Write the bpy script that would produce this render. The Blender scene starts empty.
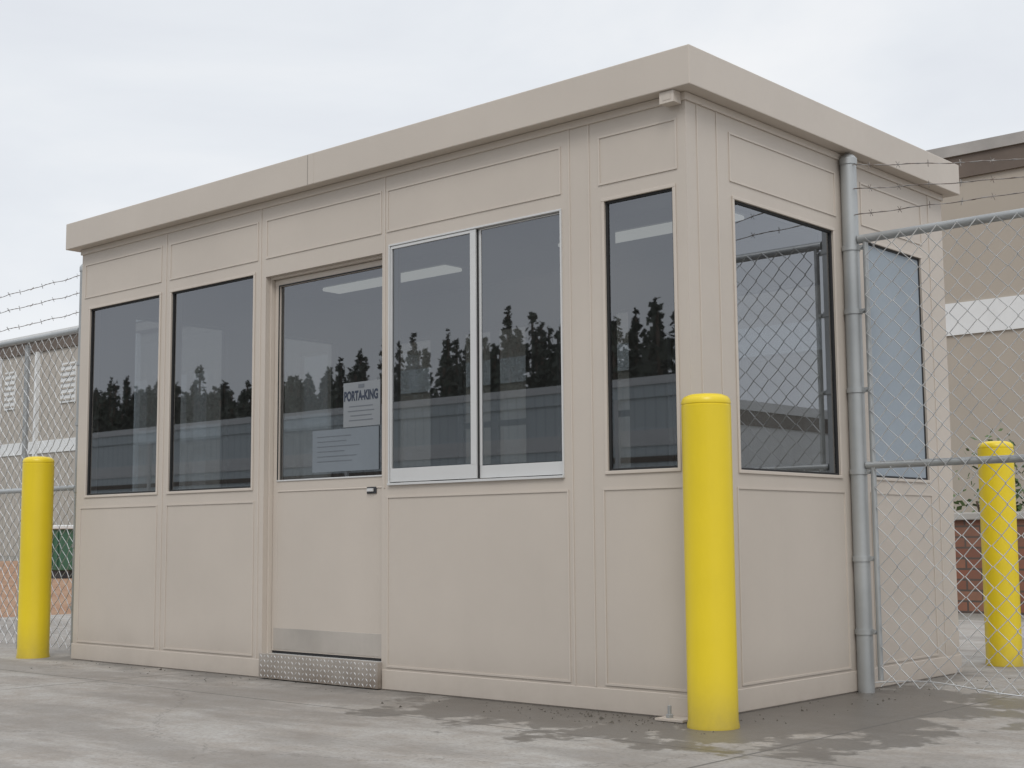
import bpy, bmesh, math, random
from mathutils import Vector, Matrix
random.seed(7)
scene=bpy.context.scene
COL=scene.collection
L=4.671; D=2.449; H=2.75; ZB=2.587; OV=0.078; WT=0.075

# ---------------- materials ----------------
def new_mat(name):
    m=bpy.data.materials.new(name); m.use_nodes=True
    nt=m.node_tree; b=nt.nodes["Principled BSDF"]
    return m,nt,b
def N(nt,t,**k):
    n=nt.nodes.new(t)
    for a,v in k.items(): setattr(n,a,v)
    return n
def noise(nt,vec,scale,detail=5,rough=.6):
    n=N(nt,'ShaderNodeTexNoise'); n.inputs['Scale'].default_value=scale
    n.inputs['Detail'].default_value=detail; n.inputs['Roughness'].default_value=rough
    nt.links.new(vec,n.inputs['Vector']); return n
def ramp(nt,src,stops):
    r=N(nt,'ShaderNodeValToRGB'); e=r.color_ramp.elements
    while len(e)<len(stops): e.new(.5)
    for i,(p,c) in enumerate(stops):
        e[i].position=p; e[i].color=(c[0],c[1],c[2],1) if not isinstance(c,(int,float)) else (c,c,c,1)
    nt.links.new(src,r.inputs['Fac']); return r
def mix(nt,fac,a,b,mode='MIX'):
    m=N(nt,'ShaderNodeMix'); m.data_type='RGBA'; m.blend_type=mode
    for s,v in ((m.inputs[0],fac),(m.inputs[6],a),(m.inputs[7],b)):
        if isinstance(v,(int,float)): s.default_value=v
        elif isinstance(v,(tuple,list)): s.default_value=(v[0],v[1],v[2],1)
        else: nt.links.new(v,s)
    return m.outputs[2]
def math_(nt,op,a,b=None,clamp=False):
    m=N(nt,'ShaderNodeMath'); m.operation=op; m.use_clamp=clamp
    for s,v in ((m.inputs[0],a),(m.inputs[1],b)):
        if v is None: continue
        if isinstance(v,(int,float)): s.default_value=v
        else: nt.links.new(v,s)
    return m.outputs[0]
def bump(nt,b,h,strength=.2,dist=.01):
    n=N(nt,'ShaderNodeBump'); n.inputs['Strength'].default_value=strength; n.inputs['Distance'].default_value=dist
    nt.links.new(h,n.inputs['Height']); nt.links.new(n.outputs[0],b.inputs['Normal'])
def geo(nt): return N(nt,'ShaderNodeNewGeometry').outputs['Position']

def paint(name,col,rough=.45,grime=.25,var=.05,metal=0,bumpy=.03,streaks=0):
    m,nt,b=new_mat(name); p=geo(nt)
    n1=noise(nt,p,1.3,6,.6); n2=noise(nt,p,35,3,.5)
    c=ramp(nt,n1.outputs[0],[(.3,tuple(x*(1-var*1.6) for x in col)),(.7,tuple(min(1,x*(1+var)) for x in col))]).outputs[0]
    sep=N(nt,'ShaderNodeSeparateXYZ'); nt.links.new(p,sep.inputs[0])
    n3=noise(nt,p,5,5,.7)
    low=N(nt,'ShaderNodeMapRange'); low.inputs[1].default_value=0; low.inputs[2].default_value=.3; low.inputs[3].default_value=1; low.inputs[4].default_value=0
    nt.links.new(sep.outputs[2],low.inputs[0])
    f=math_(nt,'MULTIPLY',math_(nt,'POWER',low.outputs[0],2.0),n3.outputs[0]); f=math_(nt,'MULTIPLY',f,grime*2,True)
    c=mix(nt,f,c,(.16,.12,.09))
    if streaks:
        mp=N(nt,'ShaderNodeMapping'); mp.inputs['Scale'].default_value=(9,9,.5); nt.links.new(p,mp.inputs[0])
        n4=noise(nt,mp.outputs[0],1,4,.6)
        c=mix(nt,math_(nt,'MULTIPLY',ramp(nt,n4.outputs[0],[(.5,0),(.8,1)]).outputs[0],streaks),c,tuple(x*.6 for x in col))
    nt.links.new(c,b.inputs['Base Color'])
    r=N(nt,'ShaderNodeMapRange'); r.inputs[3].default_value=rough-.08; r.inputs[4].default_value=rough+.12
    nt.links.new(n2.outputs[0],r.inputs[0]); nt.links.new(r.outputs[0],b.inputs['Roughness'])
    b.inputs['Metallic'].default_value=metal
    bump(nt,b,noise(nt,p,6,3,.5).outputs[0],bumpy*4,.004)
    return m
WC=(.522,.466,.408)
M_wall=paint("tan painted steel",WC,.46,.38,.035,streaks=.03)
M_trim=paint("tan trim paint",tuple(x*1.05 for x in WC),.42,.2,.03)
M_fascia=paint("tan fascia paint",tuple(x*1.0 for x in WC),.42,.1,.035,streaks=.03)
M_seam=paint("fascia seam",tuple(x*.45 for x in WC),.6,.1,.035)
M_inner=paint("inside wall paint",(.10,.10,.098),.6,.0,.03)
M_ceil=paint("ceiling paint",(.20,.20,.19),.6,.0,.03)
M_yel=paint("yellow plastic sleeve",(.75,.565,.014),.36,.4,.05,0,.08,streaks=.12)
M_alu=paint("brushed aluminium",(.62,.62,.615),.42,.05,.03,.25)
M_galv=paint("galvanised steel",(.40,.415,.42),.45,.12,.16,.5,.05,streaks=.15)
M_kick=paint("scuffed metal plate",(.45,.415,.375),.50,.7,.18,.2)
M_gask=paint("black rubber",(.015,.015,.016),.6,.0,.05)
M_dark=paint("dark plastic",(.03,.03,.035),.4,.0,.05)
M_white=paint("white paint",(.70,.71,.71),.6,.1,.03,streaks=.1)
M_paper=paint("printed paper dimmed as behind tint",(.225,.24,.255),.45,.0,.06)  # pale paper; the dimming of tinted glass is put into its colour
M_paper2=paint("opaque sheet dimmed as behind tint",(.175,.20,.225),.4,.0,.10)  # opaque; blue-grey colour imitates a pale sheet seen through tinted glass
M_ink=paint("grey printing ink",(.03,.04,.065),.7,.0,.02)
M_ink2=paint("faded printing ink",(.125,.14,.16),.7,.0,.02)
M_bldg2=paint("brown gutter paint",(.13,.10,.08),.6,.1,.1)
M_edge=paint("grey roof edge",(.36,.34,.32),.6,.1,.1)
M_grit=paint("dark grit",(.09,.08,.065),.9,.0,.1)
M_conc=paint("cast concrete cap",(.42,.40,.37),.85,.3,.12)
M_grn=paint("green container paint",(.05,.13,.08),.5,.4,.1)
M_floor=paint("dark floor",(.08,.08,.08),.6,0,.1)
M_screen=paint("grey insect screen",(.30,.345,.39),.7,0,.06)

def wire_mat():
    m,nt,b=new_mat("galvanised wire"); p=geo(nt)
    c=ramp(nt,noise(nt,p,8,3).outputs[0],[(.3,(.46,.47,.48)),(.7,(.70,.71,.71))]).outputs[0]
    nt.links.new(c,b.inputs['Base Color']); b.inputs['Metallic'].default_value=.3; b.inputs['Roughness'].default_value=.45
    return m
M_wire=wire_mat()
def rusty():
    m,nt,b=new_mat("weathered barbed wire"); p=geo(nt)
    c=ramp(nt,noise(nt,p,20,3).outputs[0],[(.35,(.16,.12,.10)),(.65,(.30,.29,.28))]).outputs[0]
    nt.links.new(c,b.inputs['Base Color']); b.inputs['Metallic'].default_value=.4; b.inputs['Roughness'].default_value=.6
    return m
M_barb=rusty()

def glass_mat(name,tint,ior=2.45,dirt=.02,rough=.012):
    m=bpy.data.materials.new(name); m.use_nodes=True; nt=m.node_tree; nt.nodes.clear()
    out=N(nt,'ShaderNodeOutputMaterial'); tr=N(nt,'ShaderNodeBsdfTransparent'); gl=N(nt,'ShaderNodeBsdfGlossy')
    df=N(nt,'ShaderNodeBsdfDiffuse'); fr=N(nt,'ShaderNodeFresnel'); fr.inputs[0].default_value=ior
    tr.inputs[0].default_value=(*tint,1); gl.inputs['Color'].default_value=(.92,.95,1,1); gl.inputs['Roughness'].default_value=rough
    p=geo(nt)
    bp=N(nt,'ShaderNodeBump'); bp.inputs['Strength'].default_value=.012; bp.inputs['Distance'].default_value=.01
    nt.links.new(noise(nt,p,1.3,1,.4).outputs[0],bp.inputs['Height']); nt.links.new(bp.outputs[0],gl.inputs['Normal'])
    df.inputs[0].default_value=(.4,.4,.38,1)
    ms=N(nt,'ShaderNodeMixShader'); ms2=N(nt,'ShaderNodeMixShader')
    nt.links.new(fr.outputs[0],ms.inputs[0]); nt.links.new(tr.outputs[0],ms.inputs[1]); nt.links.new(gl.outputs[0],ms.inputs[2])
    f=math_(nt,'MULTIPLY',noise(nt,p,5,5,.65).outputs[0],dirt*2)
    nt.links.new(f,ms2.inputs[0]); nt.links.new(ms.outputs[0],ms2.inputs[1]); nt.links.new(df.outputs[0],ms2.inputs[2])
    nt.links.new(ms2.outputs[0],out.inputs[0]); return m
M_glass=glass_mat("tinted window glass",(.38,.41,.43),2.5)
M_glass2=glass_mat("tinted side window glass",(.38,.41,.43),3.1,.03,.003)

def siding(name,col,lines=True):
    m,nt,b=new_mat(name); p=geo(nt)
    mp=N(nt,'ShaderNodeMapping'); mp.inputs['Scale'].default_value=(1,1,.3); nt.links.new(p,mp.inputs[0])
    n=noise(nt,mp.outputs[0],.5,5)
    c=ramp(nt,n.outputs[0],[(.3,tuple(x*.94 for x in col)),(.7,tuple(x*1.04 for x in col))]).outputs[0]
    if lines:
        w=N(nt,'ShaderNodeTexWave'); w.wave_type='BANDS'; w.bands_direction='X'; w.inputs['Scale'].default_value=.55; w.inputs['Distortion'].default_value=0
        nt.links.new(p,w.inputs['Vector'])
        c=mix(nt,ramp(nt,w.outputs[0],[(.0,1),(.12,0)]).outputs[0],c,tuple(x*.85 for x in col))
        bump(nt,b,w.outputs[0],.3,.03)
    nt.links.new(c,b.inputs['Base Color']); b.inputs['Roughness'].default_value=.6
    return m
M_sid=siding("smooth tan wall panel",(.39,.345,.29),False); M_sid2=siding("grey tan metal siding",(.42,.385,.34)); 
M_sid3=siding("pale blue grey metal siding",(.60,.66,.68))

def concrete():
    m,nt,b=new_mat("weathered concrete"); p=geo(nt)
    big=noise(nt,p,.55,7,.62); mid=noise(nt,p,2.6,7,.68); fine=noise(nt,p,60,4,.7); med2=noise(nt,p,9,6,.7)
    mp=N(nt,'ShaderNodeMapping'); mp.inputs['Scale'].default_value=(.45,1.7,1); mp.inputs['Location'].default_value=(2.3,.4,0); nt.links.new(p,mp.inputs[0])
    st=noise(nt,mp.outputs[0],1.0,7,.62)
    c=ramp(nt,big.outputs[0],[(.30,(.275,.248,.22)),(.48,(.34,.318,.29)),(.7,(.41,.395,.37))]).outputs[0]
    c=mix(nt,ramp(nt,mid.outputs[0],[(.40,0),(.62,.6)]).outputs[0],c,(.27,.232,.195))
    c=mix(nt,ramp(nt,med2.outputs[0],[(.45,0),(.72,.5)]).outputs[0],c,(.45,.44,.425))
    c=mix(nt,ramp(nt,st.outputs[0],[(.47,0),(.56,.5),(.75,.72)]).outputs[0],c,(.175,.155,.135))
    c=mix(nt,ramp(nt,fine.outputs[0],[(.35,.45),(.52,0)]).outputs[0],c,(.16,.148,.137))
    sep=N(nt,'ShaderNodeSeparateXYZ'); nt.links.new(p,sep.inputs[0]); X,Y=sep.outputs[0],sep.outputs[1]
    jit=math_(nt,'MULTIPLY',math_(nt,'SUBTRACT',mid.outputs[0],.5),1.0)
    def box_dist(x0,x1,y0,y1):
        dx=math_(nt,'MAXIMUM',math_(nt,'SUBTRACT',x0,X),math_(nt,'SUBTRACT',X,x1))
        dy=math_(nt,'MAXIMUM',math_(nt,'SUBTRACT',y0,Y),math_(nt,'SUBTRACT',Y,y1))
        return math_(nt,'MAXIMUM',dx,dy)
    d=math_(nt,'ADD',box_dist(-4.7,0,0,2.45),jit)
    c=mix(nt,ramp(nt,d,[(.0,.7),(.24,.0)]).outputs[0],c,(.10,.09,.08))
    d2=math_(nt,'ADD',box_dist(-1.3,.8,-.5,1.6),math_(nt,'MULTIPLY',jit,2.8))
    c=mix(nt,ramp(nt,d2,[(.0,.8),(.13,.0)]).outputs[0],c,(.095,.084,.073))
    def line(axis,pos,w):
        a=math_(nt,'ABSOLUTE',math_(nt,'SUBTRACT',axis,pos)); return math_(nt,'LESS_THAN',a,w)
    j=line(Y,-.62,.006)
    for v in (-3.1,-5.9): j=math_(nt,'MAXIMUM',j,line(Y,v,.007))
    for v in (-7.2,-3.35,.62,4.4): j=math_(nt,'MAXIMUM',j,line(X,v,.007))
    v=N(nt,'ShaderNodeTexVoronoi'); v.feature='DISTANCE_TO_EDGE'; v.inputs['Scale'].default_value=.33
    wv=N(nt,'ShaderNodeVectorMath'); wv.operation='ADD'
    nn=noise(nt,p,3,5,.7); sc=N(nt,'ShaderNodeVectorMath'); sc.operation='SCALE'; sc.inputs[3].default_value=.35
    nt.links.new(nn.outputs[1],sc.inputs[0]); nt.links.new(p,wv.inputs[0]); nt.links.new(sc.outputs[0],wv.inputs[1]); nt.links.new(wv.outputs[0],v.inputs['Vector'])
    cr=math_(nt,'LESS_THAN',v.outputs['Distance'],.0014)
    c=mix(nt,math_(nt,'MULTIPLY',cr,.35),c,(.09,.08,.07))
    c=mix(nt,math_(nt,'MULTIPLY',j,.7),c,(.07,.065,.06))
    nt.links.new(c,b.inputs['Base Color'])
    r=ramp(nt,d2,[(.0,.42),(.2,.85)]); nt.links.new(r.outputs[0],b.inputs['Roughness'])
    h=math_(nt,'ADD',math_(nt,'MULTIPLY',fine.outputs[0],.4),mid.outputs[0])
    bump(nt,b,h,.35,.012); return m
M_apron=concrete()
def soil(name,c1,c2,scale=1.5,b_=.5):
    m,nt,b=new_mat(name); p=geo(nt)
    a=noise(nt,p,scale,8,.7); c=ramp(nt,a.outputs[0],[(.35,c1),(.65,c2)]).outputs[0]
    f=noise(nt,p,25,4,.7); c=mix(nt,ramp(nt,f.outputs[0],[(.3,.5),(.6,0)]).outputs[0],c,tuple(x*.55 for x in c1))
    nt.links.new(c,b.inputs['Base Color']); b.inputs['Roughness'].default_value=.95
    bump(nt,b,f.outputs[0],b_,.03); return m
M_ground=soil("gravel ground",(.19,.18,.155),(.28,.26,.23),.4)
M_clay=soil("red clay",(.27,.14,.075),(.37,.24,.155),.8)
M_asph=soil("asphalt",(.045,.045,.047),(.07,.07,.07),.6)
def brick():
    m,nt,b=new_mat("red block"); p=geo(nt)
    mp=N(nt,'ShaderNodeMapping'); mp.inputs['Rotation'].default_value=(math.radians(90),0,0); nt.links.new(p,mp.inputs[0])
    t=N(nt,'ShaderNodeTexBrick'); nt.links.new(mp.outputs[0],t.inputs['Vector']); t.inputs['Scale'].default_value=1
    t.inputs['Brick Width'].default_value=.3; t.inputs['Row Height'].default_value=.1; t.inputs['Mortar Size'].default_value=.010
    t.inputs['Color1'].default_value=(.22,.085,.055,1); t.inputs['Color2'].default_value=(.29,.14,.09,1); t.inputs['Mortar'].default_value=(.09,.07,.06,1)
    c=mix(nt,ramp(nt,noise(nt,p,4,6).outputs[0],[(.4,0),(.7,.6)]).outputs[0],t.outputs[0],(.13,.09,.07))
    nt.links.new(c,b.inputs['Base Color']); b.inputs['Roughness'].default_value=.9; return m
M_brick=brick()
def leaf(name,c1,c2,s=1.2):
    m,nt,b=new_mat(name); p=geo(nt)
    c=ramp(nt,noise(nt,p,s,4).outputs[0],[(.35,c1),(.65,c2)]).outputs[0]
    nt.links.new(c,b.inputs['Base Color']); b.inputs['Roughness'].default_value=.7; return m
M_pine=leaf("pine foliage",(.024,.032,.022),(.07,.082,.058),.3); M_shrub=leaf("shrub foliage",(.04,.07,.025),(.10,.15,.05),6)
M_bark=paint("bark",(.12,.09,.07),.9,.1,.2)
def emis():
    m,nt,b=new_mat("lamp diffuser"); b.inputs['Base Color'].default_value=(.7,.7,.65,1)
    b.inputs['Emission Color'].default_value=(1,.95,.84,1); b.inputs['Emission Strength'].default_value=.50; return m
M_lamp=emis()

# ---------------- mesh helpers ----------------
class MB:
    def __init__(s): s.v=[]; s.f=[]; s.m=[]; s.mats=[]
    def mi(s,mat):
        if mat not in s.mats: s.mats.append(mat)
        return s.mats.index(mat)
    def box(s,x0,x1,y0,y1,z0,z1,mat):
        i=len(s.v); s.v+=[(x,y,z) for z in (z0,z1) for y in (y0,y1) for x in (x0,x1)]
        for q in ((0,2,3,1),(4,5,7,6),(0,1,5,4),(2,6,7,3),(0,4,6,2),(1,3,7,5)): s.f.append([i+k for k in q]); s.m.append(s.mi(mat))
    def quad(s,pts,mat):
        i=len(s.v); s.v+=[tuple(p) for p in pts]; s.f.append(list(range(i,i+len(pts)))); s.m.append(s.mi(mat))
    def fb(s,face,a0,a1,d0,d1,z0,z1,mat):
        if face=='F': s.box(a0,a1,-d1,-d0,z0,z1,mat)
        if face=='R': s.box(d0,d1,a0,a1,z0,z1,mat)
        if face=='B': s.box(a0,a1,D+d0,D+d1,z0,z1,mat)
        if face=='L': s.box(-L-d1,-L-d0,a0,a1,z0,z1,mat)
    def tube(s,pts,r,mat,n=4,cap=False):
        base=len(s.v); P=[Vector(p) for p in pts]
        for k,p in enumerate(P):
            t=(P[min(k+1,len(P)-1)]-P[max(k-1,0)]).normalized()
            up=Vector((0,1,0)) if abs(t.y)<.9 else Vector((1,0,0))
            a=t.cross(up).normalized(); b=t.cross(a)
            for j in range(n):
                an=2*math.pi*j/n; s.v.append(tuple(p+a*math.cos(an)*r+b*math.sin(an)*r))
        for k in range(len(P)-1):
            for j in range(n):
                a=base+k*n+j; b=base+k*n+(j+1)%n
                s.f.append([a,b,b+n,a+n]); s.m.append(s.mi(mat))
        if cap:
            s.f.append([base+j for j in range(n)]); s.m.append(s.mi(mat))
            s.f.append([base+(len(P)-1)*n+j for j in range(n)][::-1]); s.m.append(s.mi(mat))
    def lathe(s,c,prof,mat,n=32):
        base=len(s.v)
        for r,z in prof:
            for j in range(n):
                an=2*math.pi*j/n; s.v.append((c[0]+r*math.cos(an),c[1]+r*math.sin(an),c[2]+z))
        for k in range(len(prof)-1):
            for j in range(n):
                a=base+k*n+j; b=base+k*n+(j+1)%n
                s.f.append([a,b,b+n,a+n]); s.m.append(s.mi(mat))
        s.f.append([base+(len(prof)-1)*n+j for j in range(n)]); s.m.append(s.mi(mat))
    def obj(s,name,parent=None,smooth=False,bev=0,recalc=True,**props):
        me=bpy.data.meshes.new(name); me.from_pydata(s.v,[],s.f)
        for m in s.mats: me.materials.append(m)
        for p,i in zip(me.polygons,s.m): p.material_index=i
        if recalc:
            bm=bmesh.new(); bm.from_mesh(me); bmesh.ops.recalc_face_normals(bm,faces=bm.faces); bm.to_mesh(me); bm.free()
        o=bpy.data.objects.new(name,me); COL.objects.link(o)
        if smooth:
            for p in me.polygons: p.use_smooth=True
            md=o.modifiers.new("es",'EDGE_SPLIT'); md.split_angle=math.radians(35)
        if bev:
            md=o.modifiers.new("bev",'BEVEL'); md.width=bev; md.segments=2; md.limit_method='ANGLE'
        if parent is not None:
            o.parent=parent; o.matrix_parent_inverse=Matrix.Translation(parent.location).inverted()
        for k,v in props.items(): o[k]=v
        return o
def empty(name,loc,**props):
    o=bpy.data.objects.new(name,None); o.location=loc; o.empty_display_size=.2; COL.objects.link(o)
    for k,v in props.items(): o[k]=v
    return o
def child(o,p):
    o.parent=p; o.matrix_parent_inverse=Matrix.Identity(4)

# ---------------- booth ----------------
booth=empty("guard_booth",(-L/2,D/2,0),label="tan metal guard booth with tinted windows standing on concrete",category="guard booth")
def fpt(face,a,d,z):
    return {'F':(a,-d,z),'R':(d,a,z),'B':(a,D+d,z),'L':(-L-d,a,z)}[face]
def wall(face,a0,a1,openings,panels,ribs):
    mb=MB()
    As=sorted(set([a0,a1]+[o[0] for o in openings]+[o[1] for o in openings]))
    Zs=sorted(set([0,ZB]+[o[2] for o in openings]+[o[3] for o in openings]))
    def solid(i,j):
        if i<0 or j<0 or i>=len(As)-1 or j>=len(Zs)-1: return False
        ca=(As[i]+As[i+1])/2; cz=(Zs[j]+Zs[j+1])/2
        return not any(o[0]<ca<o[1] and o[2]<cz<o[3] for o in openings)
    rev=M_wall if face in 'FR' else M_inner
    for i in range(len(As)-1):
        for j in range(len(Zs)-1):
            if not solid(i,j): continue
            A0,A1,Z0,Z1=As[i],As[i+1],Zs[j],Zs[j+1]
            mb.quad([fpt(face,A0,0,Z0),fpt(face,A1,0,Z0),fpt(face,A1,0,Z1),fpt(face,A0,0,Z1)],M_wall)
            mb.quad([fpt(face,A0,-WT,Z0),fpt(face,A0,-WT,Z1),fpt(face,A1,-WT,Z1),fpt(face,A1,-WT,Z0)],M_inner)
            if not solid(i-1,j): mb.quad([fpt(face,A0,0,Z0),fpt(face,A0,0,Z1),fpt(face,A0,-WT,Z1),fpt(face,A0,-WT,Z0)],M_wall if i==0 else rev)
            if not solid(i+1,j): mb.quad([fpt(face,A1,0,Z0),fpt(face,A1,-WT,Z0),fpt(face,A1,-WT,Z1),fpt(face,A1,0,Z1)],M_wall if i==len(As)-2 else rev)
            if not solid(i,j-1): mb.quad([fpt(face,A0,0,Z0),fpt(face,A0,-WT,Z0),fpt(face,A1,-WT,Z0),fpt(face,A1,0,Z0)],rev)
            if not solid(i,j+1): mb.quad([fpt(face,A0,0,Z1),fpt(face,A1,0,Z1),fpt(face,A1,-WT,Z1),fpt(face,A0,-WT,Z1)],rev)
    w=.009; h=.0045
    for (p0,p1,z0,z1) in panels:
        mb.fb(face,p0,p1,.0,h,z0,z0+w,M_trim); mb.fb(face,p0,p1,.0,h,z1-w,z1,M_trim)
        mb.fb(face,p0,p0+w,.0,h-.0005,z0+w,z1-w,M_trim); mb.fb(face,p1-w,p1,.0,h-.0005,z0+w,z1-w,M_trim)
    for (r,z0,z1) in ribs:
        mb.fb(face,r-.004,r+.004,.0,.0035,z0,z1,M_trim)
    return mb.obj("wall",booth,recalc=False)
WBT=(1.012,2.19)
ops=[(-4.561,-3.797,*WBT),(-3.677,-2.896,*WBT),(-2.79,-1.855,.12,2.165),(-1.80,-.68,.995,2.195),(-.435,-.070,*WBT)]
pan=[(-4.62,-3.785,.11,.94),(-3.69,-2.87,.11,.94),(-1.815,-.655,.11,.94),(-.465,-.045,.11,.94),
     (-4.63,-3.785,2.265,2.485),(-3.70,-2.86,2.265,2.485),(-2.79,-1.86,2.265,2.485),(-1.82,-.68,2.265,2.485),(-.465,-.045,2.265,2.485)]
wall('F',-L,0,ops,pan,[(-3.737,.1,2.56),(-2.835,.1,2.56),(-1.835,.98,2.56),(-.632,.1,2.56),(-.519,.1,2.56)])
opr=[(.354,1.224,*WBT),(1.547,2.163,*WBT)]
wall('R',WT,D-WT,opr,[(.325,1.26,.11,.94),(.325,1.26,2.265,2.485),(1.515,2.19,.11,.94),(1.515,2.19,2.265,2.485)],[(.083,.1,2.56),(.232,.1,2.56),(1.385,.1,2.56),(2.28,.1,2.56)])
opb=[(-4.5,-3.90,*WBT),(-3.62,-2.98,*WBT),(-2.70,-2.10,*WBT),(-1.80,-.64,*WBT),(-.56,-.14,*WBT)]
wall('B',-L,0,opb,[],[(-3.737,.1,2.56),(-2.835,.1,2.56),(-1.9,.1,2.56),(-.60,.1,2.56)])
opl=[(.354,1.1,*WBT),(1.35,2.1,*WBT)]
wall('L',WT,D-WT,opl,[],[(.25,.1,2.56),(1.22,.1,2.56)])
mb=MB()
for (x0,x1,y0,y1) in ((-L-.006,-2.80,-.006,0),(-1.845,.006,-.006,0),(0,.006,.0,D),(-L-.006,.006,D,D+.006),(-L-.006,-L,0,D)):
    mb.box(x0,x1,y0,y1,.004,.098,M_trim)
mb.obj("base_trim",booth,bev=.0025)
mb=MB()
for (x0,x1,y0,y1) in ((-L-.01,.01,-.01,0),(0,.01,.0,D),(-L-.01,.01,D,D+.01),(-L-.01,-L,0,D)):
    mb.box(x0,x1,y0,y1,2.552,ZB-.001,M_trim)
mb.obj("eave_trim",booth,bev=.003)
mb=MB(); mb.box(-L-OV,OV,-OV,D+OV,ZB,H+.006,M_fascia); ro=mb.obj("roof",booth,bev=.004)
mb=MB(); mb.box(-2.352,-2.348,-OV-.0015,-OV,ZB+.004,H,M_seam); mb.box(-2.348,-2.30,-OV-.0010,-OV+.001,ZB+.003,H+.001,M_fascia); child(mb.obj("fascia_joint"),ro)
mb=MB(); mb.box(-L+WT,-WT,WT,D-WT,2.50,2.53,M_ceil); mb.obj("ceiling",booth)
mb=MB(); mb.box(-L+WT,-WT,WT,D-WT,.02,.10,M_floor); mb.obj("floor",booth)
def window(face,a0,a1,z0,z1,screen=False,bar=False):
    mb=MB(); g=.011
    for (p,q,r,s_) in ((a0,a1,z0,z0+g),(a0,a1,z1-g,z1),(a0,a0+g,z0+g,z1-g),(a1-g,a1,z0+g,z1-g)):
        mb.fb(face,p,q,-.028,-.006,r,s_,M_gask)
    fr=MB(); w=.014; e=.007
    fr.fb(face,a0-w,a1+w,.0,e,z0-w,z0+.001,M_trim); fr.fb(face,a0-w,a1+w,.0,e,z1-.001,z1+w,M_trim)
    fr.fb(face,a0-w,a0+.001,.0,e-.001,z0,z1,M_trim); fr.fb(face,a1-.001,a1+w,.0,e-.001,z0,z1,M_trim)
    gm=M_glass2 if face=='R' else M_glass
    gl=MB(); gl.quad([fpt(face,a0+g*.5,-.014,z0+g*.5),fpt(face,a1-g*.5,-.014,z0+g*.5),fpt(face,a1-g*.5,-.014,z1-g*.5),fpt(face,a0+g*.5,-.014,z1-g*.5)],gm)
    wo=gl.obj("window",booth,recalc=False)
    child(mb.obj("gasket",None,bev=.0015),wo); child(fr.obj("frame",None,bev=.002),wo)
    if bar:
        s=MB(); m_=(a0+a1)/2; s.fb(face,m_-.03,m_+.03,-.05,-.016,z0+g,z1-g,M_gask); s.fb(face,a0+g,m_-.03,-.045,-.018,1.50,1.54,M_gask); s.fb(face,m_+.03,a1-g,-.045,-.018,1.50,1.54,M_gask); child(s.obj("glazing_bar"),wo)
    if screen:
        s=MB(); s.fb(face,a0+g+.001,a1-g-.001,-.012,-.010,z0+g+.001,z1-g-.001,M_screen); child(s.obj("insect_screen"),wo)
    return wo
for o_ in (ops[0],ops[1],ops[4]): window('F',*o_)
window('R',*opr[0]); window('R',*opr[1],screen=True)
for i_,o_ in enumerate(opb): window('B',*o_,bar=(i_ in (1,2)))
for o_ in opl: window('L',*o_)
# sliding service window
a0,a1,z0,z1=ops[3]
gl=MB(); mid=-1.218
gl.quad([(a0+.012,.004,z0+.05),(mid,.004,z0+.05),(mid,.004,z1-.02),(a0+.012,.004,z1-.02)],M_glass)
gl.quad([(mid,.016,z0+.05),(a1-.010,.016,z0+.05),(a1-.010,.016,z1-.016),(mid,.016,z1-.016)],M_glass)
sw=gl.obj("sliding_window",booth,recalc=False)
fr=MB()
fr.box(a0-.003,a1+.003,-.014,.05,z0-.003,z0+.008,M_alu)
fr.box(a0-.003,a1+.003,-.008,.05,z1-.006,z1+.003,M_alu)
fr.box(a0-.003,a0+.006,-.008,.05,z0+.008,z1-.006,M_alu)
fr.box(a1-.005,a1+.003,-.008,.05,z0+.008,z1-.006,M_alu)
child(fr.obj("frame",bev=.001),sw)
def sash(x0,x1,y0,y1,wl,wr,bot,top=.014):
    s=MB(); Z0=z0+.013; Z1=z1-.008
    s.box(x0,x1,y0,y1,Z0,Z0+bot,M_alu); s.box(x0,x1,y0,y1,Z1-top,Z1,M_alu)
    s.box(x0,x0+wl,y0-.001,y1,Z0+bot,Z1-top,M_alu); s.box(x1-wr,x1,y0-.001,y1,Z0+bot,Z1-top,M_alu)
    s.box(x0+wl,x1-wr,y1-.006,y1-.004,Z0+bot,Z0+bot+.006,M_gask)
    child(s.obj("sash",bev=.001),sw)
sash(a0+.009,mid+.012,-.004,.012,.009,.036,.066)
sash(mid+.018,a1-.007,.012,.024,.014,.005,.058,.006)
s=MB(); s.box(mid+.0125,mid+.0175,.004,.016,z0+.013,z1-.012,M_gask); child(s.obj("weather_strip"),sw)
# door
dx0,dx1,dz0,dz1=ops[2]
DY=.055
d=MB()
g0,g1,gz0,gz1=-2.735,-1.875,1.05,2.110
d.box(dx0+.013,g0,DY,DY+.04,.142,dz1-.016,M_wall); d.box(g1,dx1-.004,DY,DY+.04,.142,dz1-.016,M_wall)
d.box(g0,g1,DY,DY+.04,.142,gz0,M_wall); d.box(g0,g1,DY,DY+.04,gz1,dz1-.016,M_wall)
d.box(g0,g1,DY-.004,DY,.985,.992,M_trim)
door=d.obj("door",booth,bev=.002)
q=MB(); q.box(dx0,dx0+.011,.03,.10,.12,dz1,M_trim); q.box(dx1-.003,dx1,.03,.10,.12,dz1,M_trim); q.box(dx0+.011,dx1-.003,.03,.10,dz1-.014,dz1,M_trim)
child(q.obj("door_frame",bev=.002),door)
q=MB(); q.quad([(g0,DY+.010,gz0),(g1,DY+.010,gz0),(g1,DY+.010,gz1),(g0,DY+.010,gz1)],M_glass); child(q.obj("window",recalc=False),door)
q=MB(); w=.008
q.box(g0-w,g1+w*.5,DY-.005,DY,gz0-w,gz0,M_alu); q.box(g0-w,g1+w*.5,DY-.004,DY,gz1,gz1+w,M_gask)
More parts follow.
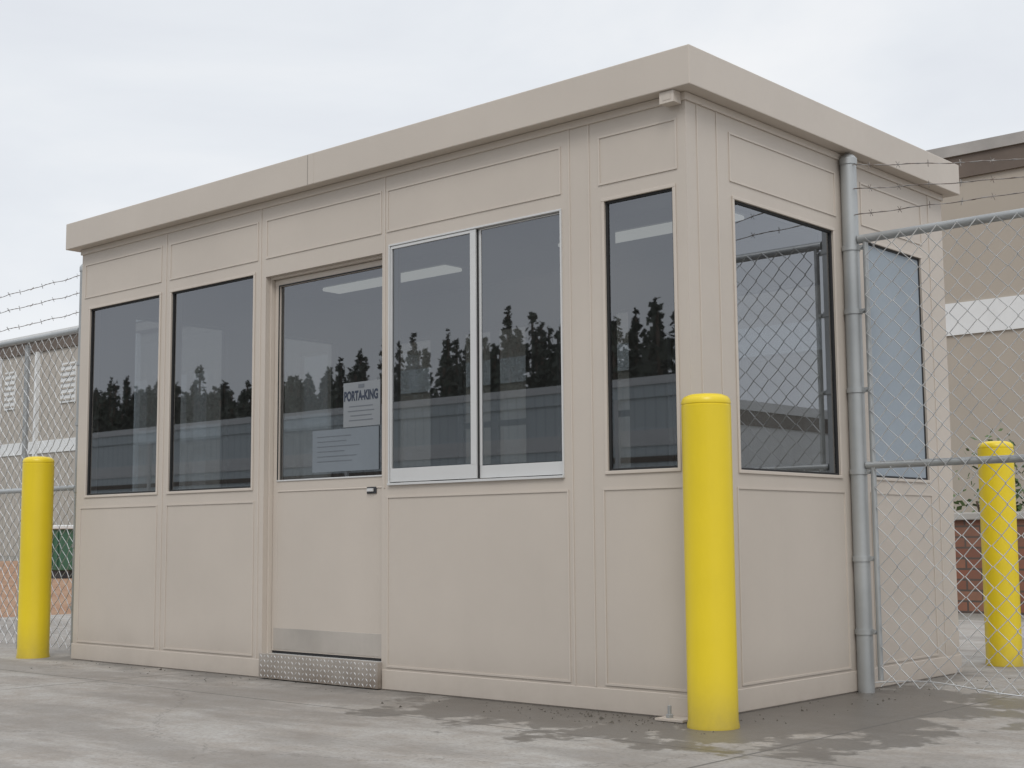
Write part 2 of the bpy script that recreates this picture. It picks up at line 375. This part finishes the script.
q.box(g0-w,g0,DY-.004,DY,gz0,gz1,M_gask); q.box(g1,g1+w*.5,DY-.004,DY,gz0,gz1,M_gask); child(q.obj("window_trim",bev=.0015),door)
q=MB(); q.box(dx0+.03,dx1-.01,DY-.003,DY,.15,.262,M_kick); child(q.obj("kick_plate",bev=.001),door)
q=MB(); q.box(dx0+.013,dx1-.004,DY+.006,DY+.03,.1285,.142,M_gask); child(q.obj("door_sweep"),door)
q=MB(); q.box(-2.02,-1.95,DY-.006,DY,.958,.992,M_dark); q.box(-2.01,-1.965,DY-.016,DY-.006,.968,.984,M_alu)
child(q.obj("handle",bev=.002),door)
q=MB(); q.box(dx0+.003,dx1-.003,-.02,DY+.02,.100,.128,M_alu); child(q.obj("threshold",bev=.002),door)
q=MB(); sx0,sx1=-2.775,-1.85
q.box(sx0,sx1,-.030,-.001,.006,.132,M_kick)
for iz in range(5):
    for ix in range(33):
        cx=sx0+.02+ix*.0285; cz=.018+iz*.0255
        if cx>sx1-.015: continue
        s_=1 if (ix+iz)%2 else -1; a,b=.0115,.0035
        c,sn=math.cos(s_*.8),math.sin(s_*.8)
        P=[(cx+x*c-y*sn,-.0302,cz+x*sn+y*c) for x,y in [(a,0),(0,b),(-a,0),(0,-b)]]
        i=len(q.v); q.v+=P; q.v.append((cx,-.0325,cz))
        for j in range(4): q.f.append([i+j,i+(j+1)%4,i+4]); q.m.append(q.mi(M_alu))
q.obj("tread_plate_step",booth)
def poster(x0,x1,z0,z1,y,name,parent,mat=None):
    q=MB(); q.box(x0,x1,y,y+.001,z0,z1,mat or M_paper); o=q.obj(name); child(o,parent); return o
YP=DY+.007
p1=poster(-2.215,-1.935,1.305,1.535,YP,"notice",door)
def text(s_,x,z,size,mat,y,parent,wid):
    c=bpy.data.curves.new("t",'FONT'); c.body=s_; c.size=size; c.align_x='CENTER'; c.align_y='CENTER'; c.offset=size*.045
    o=bpy.data.objects.new("t",c); COL.objects.link(o); bpy.context.view_layer.update()
    o.rotation_euler=(math.radians(90),0,0); o.location=(x,y,z); k=wid/max(o.dimensions.x,1e-4); o.scale=(k,1.35,1)
    bpy.context.view_layer.update()
    me=bpy.data.meshes.new_from_object(o.evaluated_get(bpy.context.evaluated_depsgraph_get())); me.transform(o.matrix_world)
    bpy.data.objects.remove(o); me.materials.clear(); me.materials.append(mat)
    t=bpy.data.objects.new("lettering",me); COL.objects.link(t); child(t,parent); return t
text("PORTA-KING",-2.080,1.462,.050,M_ink,YP-.001,p1,.258)
q=MB(); q.box(-2.10,-2.055,YP-.0012,YP-.0004,1.503,1.522,M_ink2); child(q.obj("printed_mark"),p1)
q=MB()
for i,(l,r) in enumerate([(-2.17,-1.99),(-2.18,-1.98),(-2.16,-2.0),(-2.17,-1.99)]):
    z=1.41-i*.024; q.box(l,r,YP-.0012,YP-.0004,z-.002,z+.002,M_ink2)
child(q.obj("printed_line"),p1)
p2=poster(-2.46,-1.945,1.08,1.30,YP,"notice",door,M_paper2)
q=MB()
for i in range(6):
    z=1.265-i*.026; q.box(-2.42,-2.42+random.uniform(.20,.40),YP-.0012,YP-.0004,z-.0015,z+.0015,M_ink2)
child(q.obj("printed_line"),p2)
q=MB(); q.box(-.085,-.012,-.065,-.011,ZB-.052,ZB-.002,M_trim); q.box(-.07,-.027,-.0665,-.065,ZB-.04,ZB-.014,M_wall); q.obj("junction_box",booth,bev=.005)
q=MB(); q.box(-.135,.0,-.11,-.0085,.002,.012,M_trim); q.box(-.135,.0,-.0145,-.0085,.012,.085,M_trim)
q.tube([(-.09,-.07,.012),(-.09,-.07,.06)],.008,M_galv,10,True); q.tube([(-.09,-.07,.012),(-.09,-.07,.026)],.016,M_galv,6,True)
q.obj("anchor_bracket",booth,bev=.001)
for cx in (-1.3,-3.4):
    q=MB(); q.box(cx-.61,cx+.61,1.40,1.60,2.44,2.499,M_ceil); o=q.obj("ceiling_light",booth)
    q=MB(); q.box(cx-.59,cx+.59,1.42,1.58,2.415,2.4395,M_lamp); child(q.obj("diffuser",bev=.01),o)
q=MB(); q.box(-L+WT+.01,-1.2,D-WT-.5,D-WT-.002,.86,.90,M_inner); q.obj("counter",booth)

# ---------------- bollards ----------------
def bollard(name,loc,h,r=.0975,**pr):
    q=MB(); prof=[(r+.004,0),(r+.004,.01),(r,.03),(r,h-.048),(r-.002,h-.046),(r-.002,h-.043),(r,h-.041),(r,h-.034),(r-.003,h-.022),(r-.012,h-.012),(r-.032,h-.004),(r-.06,h-.001),(.004,h)]
    q.lathe((0,0,0),prof,M_yel,48); o=q.obj(name,smooth=True,**pr); o.location=loc; return o
G="yellow bollards around the booth"
b1=bollard("bollard",(.152,-.122,0),1.292,label="tall yellow plastic sleeve bollard at the booth corner",category="bollard",group=G)
for loc,sc,rz,lab in (((-5.0,-.08,0),.985,2.0,"yellow bollard beside the chain link fence post"),((.01,3.0,0),.972,4.0,"yellow bollard behind the chain link fence")):
    c=b1.copy(); c.location=loc; c.scale=(1,1,sc); c.rotation_euler=(.004,-.006,rz); c["label"]=lab; COL.objects.link(c)

# ---------------- fences ----------------
def chain(x0,x1,y,z0,z1,W=.092,rr=.0032):
    q=MB(); n=int((x1-x0)/(W/2)); 
    for k in range(n):
        pts=[]; m=int((z1-z0)/(W/2))
        for j in range(m+1):
            xx=x0+(k+((j+k)%2))*W/2; z=z0+j*W/2
            dy=.012*math.sin(xx*2.3+z*1.7)+.0035*(1 if (j%2) else -1)
            dx=.012*math.sin(z*3+xx)+.004*math.sin(k*2.1+z*.8)
            pts.append((xx+dx,y+dy,z+.006*math.sin(xx*3.1)))
        q.tube(pts,rr,M_wire,3)
    return q
def barbed(x0,x1,y,z,sag):
    q=MB(); n=int((x1-x0)/.05)
    pts=[(x0+(x1-x0)*i/n, y+.006*math.sin(i*.7), z-sag*4*(i/n)*(1-i/n)+.002*math.sin(i*1.1)) for i in range(n+1)]
    q.tube(pts,.0022,M_barb,4)
    q.tube([(p[0],p[1]+.003*math.cos(i*2.5),p[2]+.003*math.sin(i*2.5)) for i,p in enumerate(pts)],.0018,M_barb,3)
    for i in range(2,n,3):
        p=Vector(pts[i])
        for a in (0.6,2.2):
            dv=Vector((math.cos(a+i)*.3,math.sin(i*1.7)*.6,math.sin(a+i))).normalized()*.018
            q.tube([p-dv,p+dv],.0014,M_barb,3)
    return q
def post(q,x,y,r,h):
    q.lathe((x,y,0),[(r,0),(r,h-.03)],M_galv,24)
def cap(x,y,r,h):
    q=MB(); q.lathe((x,y,0),[(r+.004,h-.05),(r+.004,h-.02),(r*.8,h-.005),(r*.35,h+.006),(.003,h+.008)],M_galv,24); return q
def bands(q,x,y,r,zs):
    for z in zs:
        q.lathe((x,y,0),[(r,z-.012),(r+.005,z-.012),(r+.005,z+.012),(r,z+.012)],M_galv,24)
        q.box(x+r,x+r+.035,y-.006,y+.006,z-.011,z+.011,M_galv)
        q.tube([(x+r+.022,y-.018,z),(x+r+.022,y+.018,z)],.006,M_galv,6,True)
FR=empty("chain_link_fence",(.045,1.33,0),label="galvanised chain link fence with thick post beside the booth wall",category="fence",group="chain link fences either side of the booth")
px,py,pr=.042,1.325,.039
q=MB(); post(q,px,py,pr,2.56); bands(q,px,py,pr,(.28,.62,1.03,1.42,1.80,2.11)); po=q.obj("post",FR,smooth=True)
child(cap(px,py,pr,2.575).obj("post_cap",smooth=True),po)
q=MB(); q.tube([(.118,py,.06),(.118,py,2.14)],.013,M_galv,12,True); q.obj("stile",FR,smooth=True)
for z,r in ((2.15,.021),(1.06,.0175)):
    q=MB(); q.tube([(.085,py,z),(5.2,py,z+.005)],r,M_galv,16,True); q.obj("rail",FR,smooth=True)
chain(.125,5.2,py-.02,.03,2.15).obj("mesh",FR,recalc=False)
q=MB(); q.tube([(.1+i*.1,py-.02+.02*math.sin(i*.9),.05+.018*math.sin(i*.6)) for i in range(51)],.0028,M_wire,4); q.obj("tension_wire",FR)
for z,s in ((2.52,.24),(2.40,.17),(2.27,.06)): barbed(.06,5.2,py-.02,z,s).obj("barbed_wire",FR,recalc=False)
q=MB(); post(q,5.24,py,pr,2.56); q.obj("post",FR,smooth=True)

FL=empty("chain_link_fence",(-4.99,.2,0),label="galvanised chain link fence topped with barbed wire, clay ground behind",category="fence",group="chain link fences either side of the booth")
lx,ly,lr=-5.00,.21,.026
q=MB(); post(q,lx,ly,lr,2.56); 
for z in (.3,.7,1.06,1.5,1.9): 
    q.lathe((lx,ly,0),[(lr,z-.012),(lr+.005,z-.012),(lr+.005,z+.012),(lr,z+.012)],M_galv,20); q.box(lx-lr-.03,lx-lr,ly-.006,ly+.006,z-.011,z+.011,M_galv)
po=q.obj("post",FL,smooth=True); child(cap(lx,ly,lr,2.57).obj("post_cap",smooth=True),po)
q=MB(); post(q,-5.76,ly+.03,.019,2.13); q.obj("post",FL,smooth=True)
q=MB(); post(q,-8.6,ly+.03,.024,2.3); q.obj("post",FL,smooth=True)
for z,r in ((2.13,.02),(1.08,.018)):
    q=MB(); q.tube([(-11.2,ly,z),(lx-.03,ly,z)],r,M_galv,12,True); q.obj("rail",FL,smooth=True)
chain(-9.4,lx-.03,ly-.02,.03,2.13,rr=.0031).obj("mesh",FL,recalc=False)
for z,s in ((2.50,.03),(2.38,.02),(2.25,.03)): barbed(-11.2,lx-.03,ly,z,s).obj("barbed_wire",FL,recalc=False)

# ---------------- ground ----------------
def sheet(name,x0,x1,y0,y1,z,mat):
    q=MB(); q.quad([(x0,y0,z),(x1,y0,z),(x1,y1,z),(x0,y1,z)],mat); return q.obj(name,recalc=False,kind="structure")
sheet("ground",-600,600,-600,600,-.012,M_ground)
sheet("concrete_apron",-9.5,14,-12,6.8,0,M_apron)
sheet("clay_ground",-45,-9.4,.8,22,-.006,M_clay)
sheet("clay_ground",-9.4,-4.9,6.9,22,-.006,M_clay)
sheet("road",-200,200,-32,-16,-.007,M_asph)
q=MB()
for i in range(380):
    x=random.choice([random.gauss(-.25,.35),random.uniform(-4.6,.5),random.gauss(-.3,.5)]); y=-abs(random.gauss(.0,.16))-.03
    if x>.25 or random.random()<.2: x,y=random.uniform(.02,.35),random.uniform(.1,2.3)
    if abs(x-.15)<.12 and abs(y+.115)<.12: continue
    if -.15<x<0.01 and y>-.12 and y<0: continue
    s=random.uniform(.002,.008)
    if random.random()<.04: s*=1.8
    i0=len(q.v); q.v+=[(x+random.uniform(-s,s),y+random.uniform(-s,s),0.001) for _ in range(3)]+[(x,y,s*.8)]
    for f in ((i0,i0+1,i0+3),(i0+1,i0+2,i0+3),(i0+2,i0,i0+3)): q.f.append(list(f)); q.m.append(q.mi(M_grit))
q.obj("loose_grit",label="dark loose grit along the foot of the booth",category="grit",kind="stuff")

# ---------------- background ----------------
def warehouse(x0,x1,y0,y1,h,mat,bands_,label,louv=(),pipes=(),doors=(),face=-1,wins=(),eave=M_bldg2,edge=None,th=.35):
    e=empty("warehouse",((x0+x1)/2,(y0+y1)/2,0),label=label,category="warehouse")
    q=MB(); q.box(x0,x1,y0,y1,-.01,h-.9,mat); q.obj("wall",e)
    q=MB(); q.box(x0-.1,x1+.1,y0-.15,y1+.15,h-th,h,edge or M_white); q.box(x0-.05,x1+.05,y0-.08,y1+.08,h-.9,h-th,eave); q.obj("roof",e)
    yf=y0 if face<0 else y1; s=face
    def fb(q,a,b,t,z0_,z1_,m): q.box(a,b,min(yf,yf+s*t),max(yf,yf+s*t),z0_,z1_,m)
    for band in bands_:
        q=MB(); fb(q,x0,x1,.05,band[0],band[1],M_white if len(band)<3 else band[2]); q.obj("wall_band",e)
    for (a,b,z0_,z1_) in louv:
        q=MB(); fb(q,a,b,.06,z0_,z1_,M_white)
        for i in range(7):
            z=z0_+(z1_-z0_)*(i+.5)/7; fb(q,a+.05,b-.05,.09,z-.03,z+.05,M_sid2)
        q.obj("louvre",e)
    for p in pipes:
        q=MB(); fb(q,p-.09,p+.09,.2,0,h-.9,M_white); q.obj("downpipe",e)
    for (a,b,z) in doors:
        q=MB(); fb(q,a,b,.07,0,z,M_white)
        for i in range(9): fb(q,a+.05,b-.05,.09,z*(i+.5)/9-.02,z*(i+.5)/9+.02,M_sid3)
        q.obj("roller_door",e)
    for (a,b,z0_,z1_) in wins:
        q=MB(); fb(q,a,b,.06,z0_,z1_,M_dark); q.obj("window",e)
    return e
warehouse(-34,3,30,50,10.95,M_sid,((5.9,6.75),),"long tan metal warehouse with white band and brown gutter",pipes=(-20,),edge=M_edge,th=.30)
warehouse(-90,-36,30,52,10.75,M_sid2,((4.9,5.5),),"grey tan metal warehouse with white louvre vents",louv=((-56.5,-55.2,7.2,9.1),(-61.8,-60.8,7.2,9.1)),pipes=(-58.6,-62.3,-50))  # pipes stand in for thin poles of a farther fence
warehouse(-130,25,-58,-44,7.6,M_sid3,((4.6,5.3,M_white),(3.9,4.15,M_bldg2),(1.9,2.1,M_bldg2)),"low pale grey industrial building facing the booth",pipes=(-70,-52,-34,-20),doors=((-64,-59,3.2),(-47,-42,3.2),(-33,-28,3.2)),face=1,wins=[(-100+i*9,-96+i*9,2.4,3.5) for i in range(12) if i not in (4,6,7)],eave=M_sid3)
warehouse(24,70,34,50,5.6,M_white,((3.2,3.9),),"low white metal shed beyond the yard")
rw=empty("retaining_wall",(2,8.1,0),label="low red block retaining wall with pale concrete cap",category="wall")
q=MB(); q.box(-2.75,9,8,8.25,-.01,.86,M_brick); q.obj("block_face",rw)
q=MB(); q.box(-2.8,9.05,7.96,8.29,.86,.93,M_conc); q.obj("cap",rw,bev=.01)
def shrub(c,r,h):
    q=MB()
    for i in range(1300):
        th=random.uniform(0,6.283); ph=random.uniform(-.2,1.5); rr=r*(random.random()**.4)*(1+.25*math.sin(th*3+c[0]))
        p=Vector((math.cos(th)*math.cos(ph)*rr,math.sin(th)*math.cos(ph)*rr,.3+abs(math.sin(ph))*(h-.3)*(rr/r)))
        p=p+Vector(c); s=random.uniform(.02,.05)
        d1=Vector((random.uniform(-1,1),random.uniform(-1,1),random.uniform(-1,1))).normalized()*s; d2=Vector((random.uniform(-1,1),random.uniform(-1,1),random.uniform(-1,1))).normalized()*s*.6
        q.quad([p-d1,p+d2,p+d1,p-d2],M_shrub)
    return q
for i,(x,y,r,h) in enumerate(((-2.35,8.75,.5,1.5),(-1.45,8.9,.45,1.35),(-.5,8.8,.45,1.4))):
    e=shrub((x,y,0),r,h).obj("shrub",recalc=False,label="low green shrub growing behind the retaining wall",category="shrub",group="shrubs behind the retaining wall")
    q=MB(); 
    for k in range(5): q.tube([(x,y,0),(x+random.uniform(-.2,.2),y+random.uniform(-.2,.2),h*.7)],.012,M_bark,5)
    child(q.obj("stem"),e)
wc=empty("waste_container",(-21.75,10.2,0),label="small green steel waste container with white lid on clay ground",category="waste container")
q=MB(); q.box(-22.05,-21.45,9.7,10.4,.15,.95,M_grn)
for i in range(3): q.box(-22.0+i*.22,-21.96+i*.22,9.65,9.7,.2,.9,M_grn)
q.obj("body",wc,bev=.02)
q=MB(); q.box(-22.1,-21.4,9.65,10.45,.95,1.03,M_white); q.obj("lid",wc,bev=.02)
for ya in (9.75,10.2):
    q=MB(); q.box(-22.0,-21.5,ya,ya+.15,-.006,.15,M_dark); q.obj("skid",wc)
# mixed wood: broad uneven crowns in overlapping rows, some with narrow tips
q=MB()
for row,(ya,yb,hb) in enumerate(((-66,-61,12.0),(-74,-69,14.4),(-82,-77,16.6))):
    x=-200
    while x<50:
        y=random.uniform(ya,yb); h=hb+1.0*math.sin(x*.11+row*2)+.5*math.sin(x*.37+row)+random.gauss(0,.75); r=random.uniform(1.3,2.3); e1=random.choice([.9,1.0,1.3,2.2])
        q.tube([(x,y,0),(x+.1,y,h*.5),(x,y,h*.97)],.11,M_bark,5)
        for i in range(150):
            t=random.random()**.65; z=h*(.3+.7*t); R=r*max(0,1-t**e1)**.85*(.35+.65*random.random())+.10
            th=random.uniform(0,6.283); c=Vector((x+math.cos(th)*R,y+math.sin(th)*R,z)); s=random.uniform(.22,.85)*(1.25-.85*t)
            d1=Vector((random.uniform(-1,1),random.uniform(-.5,.5),random.uniform(-.8,.8))).normalized()*s; d2=Vector((random.uniform(-1,1),random.uniform(-.5,.5),random.uniform(-1,1))).normalized()*s*.8
            q.quad([c-d1,c+d2,c+d1,c-d2],M_pine)
        x+=random.uniform(.6,1.3)
q.obj("distant_wood",recalc=False,label="dark distant ragged line of mixed trees beyond the yard",category="wood",kind="stuff")

# ---------------- world, sun, camera ----------------
w=bpy.data.worlds.new("World"); scene.world=w; w.use_nodes=True; nt=w.node_tree
bg=nt.nodes['Background']; bg.inputs[1].default_value=.1
sunel,sunaz=math.radians(48),math.radians(140)
sky=N(nt,'ShaderNodeTexSky'); sky.sky_type='NISHITA'; sky.sun_disc=False; sky.sun_elevation=sunel; sky.sun_rotation=sunaz
tc=N(nt,'ShaderNodeTexCoord'); mp=N(nt,'ShaderNodeMapping'); mp.inputs['Scale'].default_value=(1,1,2.4); mp.inputs['Location'].default_value=(.9,.2,.3)
nt.links.new(tc.outputs['Generated'],mp.inputs[0])
n=noise(nt,mp.outputs[0],1.9,6,.52); n.inputs['Distortion'].default_value=.35
cl=ramp(nt,n.outputs[0],[(.32,(7.3,7.6,8.2)),(.5,(8.3,8.6,9.0)),(.66,(9.4,9.5,9.65))])
sep=N(nt,'ShaderNodeSeparateXYZ'); nt.links.new(tc.outputs['Generated'],sep.inputs[0])
zr=N(nt,'ShaderNodeMapRange'); zr.inputs[1].default_value=.4; zr.inputs[2].default_value=1; zr.inputs[3].default_value=1; zr.inputs[4].default_value=1.6
nt.links.new(sep.outputs[2],zr.inputs[0])
cm=N(nt,'ShaderNodeVectorMath'); cm.operation='SCALE'; nt.links.new(cl.outputs[0],cm.inputs[0]); nt.links.new(zr.outputs[0],cm.inputs[3])
mx=mix(nt,.95,sky.outputs[0],cm.outputs[0]); nt.links.new(mx,bg.inputs[0])
sl=bpy.data.lights.new("sun",'SUN'); sl.energy=1.2; sl.angle=math.radians(22); sl.color=(1,.97,.92)
so=bpy.data.objects.new("sun",sl); COL.objects.link(so)
sd=Vector((math.sin(sunaz)*math.cos(sunel),math.cos(sunaz)*math.cos(sunel),math.sin(sunel)))
so.rotation_euler=sd.to_track_quat('Z','Y').to_euler(); so.location=(5,-5,12)
cam=bpy.data.cameras.new("camera"); co=bpy.data.objects.new("camera",cam); COL.objects.link(co); scene.camera=co
f=Vector((-0.66226257,0.74126553,0.10924145)); r=Vector((0.74513835,0.66686488,-0.00775081)); u=Vector((0.0785947,-0.07626692,0.99398503))
co.matrix_world=Matrix((( r.x,u.x,-f.x,3.2268),(r.y,u.y,-f.y,-4.7137),(r.z,u.z,-f.z,.7362),(0,0,0,1)))
cam.sensor_width=36; cam.lens=1389.84*36/1024; cam.clip_end=2000; cam.clip_start=.05
scene.view_settings.view_transform='Standard'; scene.view_settings.look='None'; scene.view_settings.exposure=0
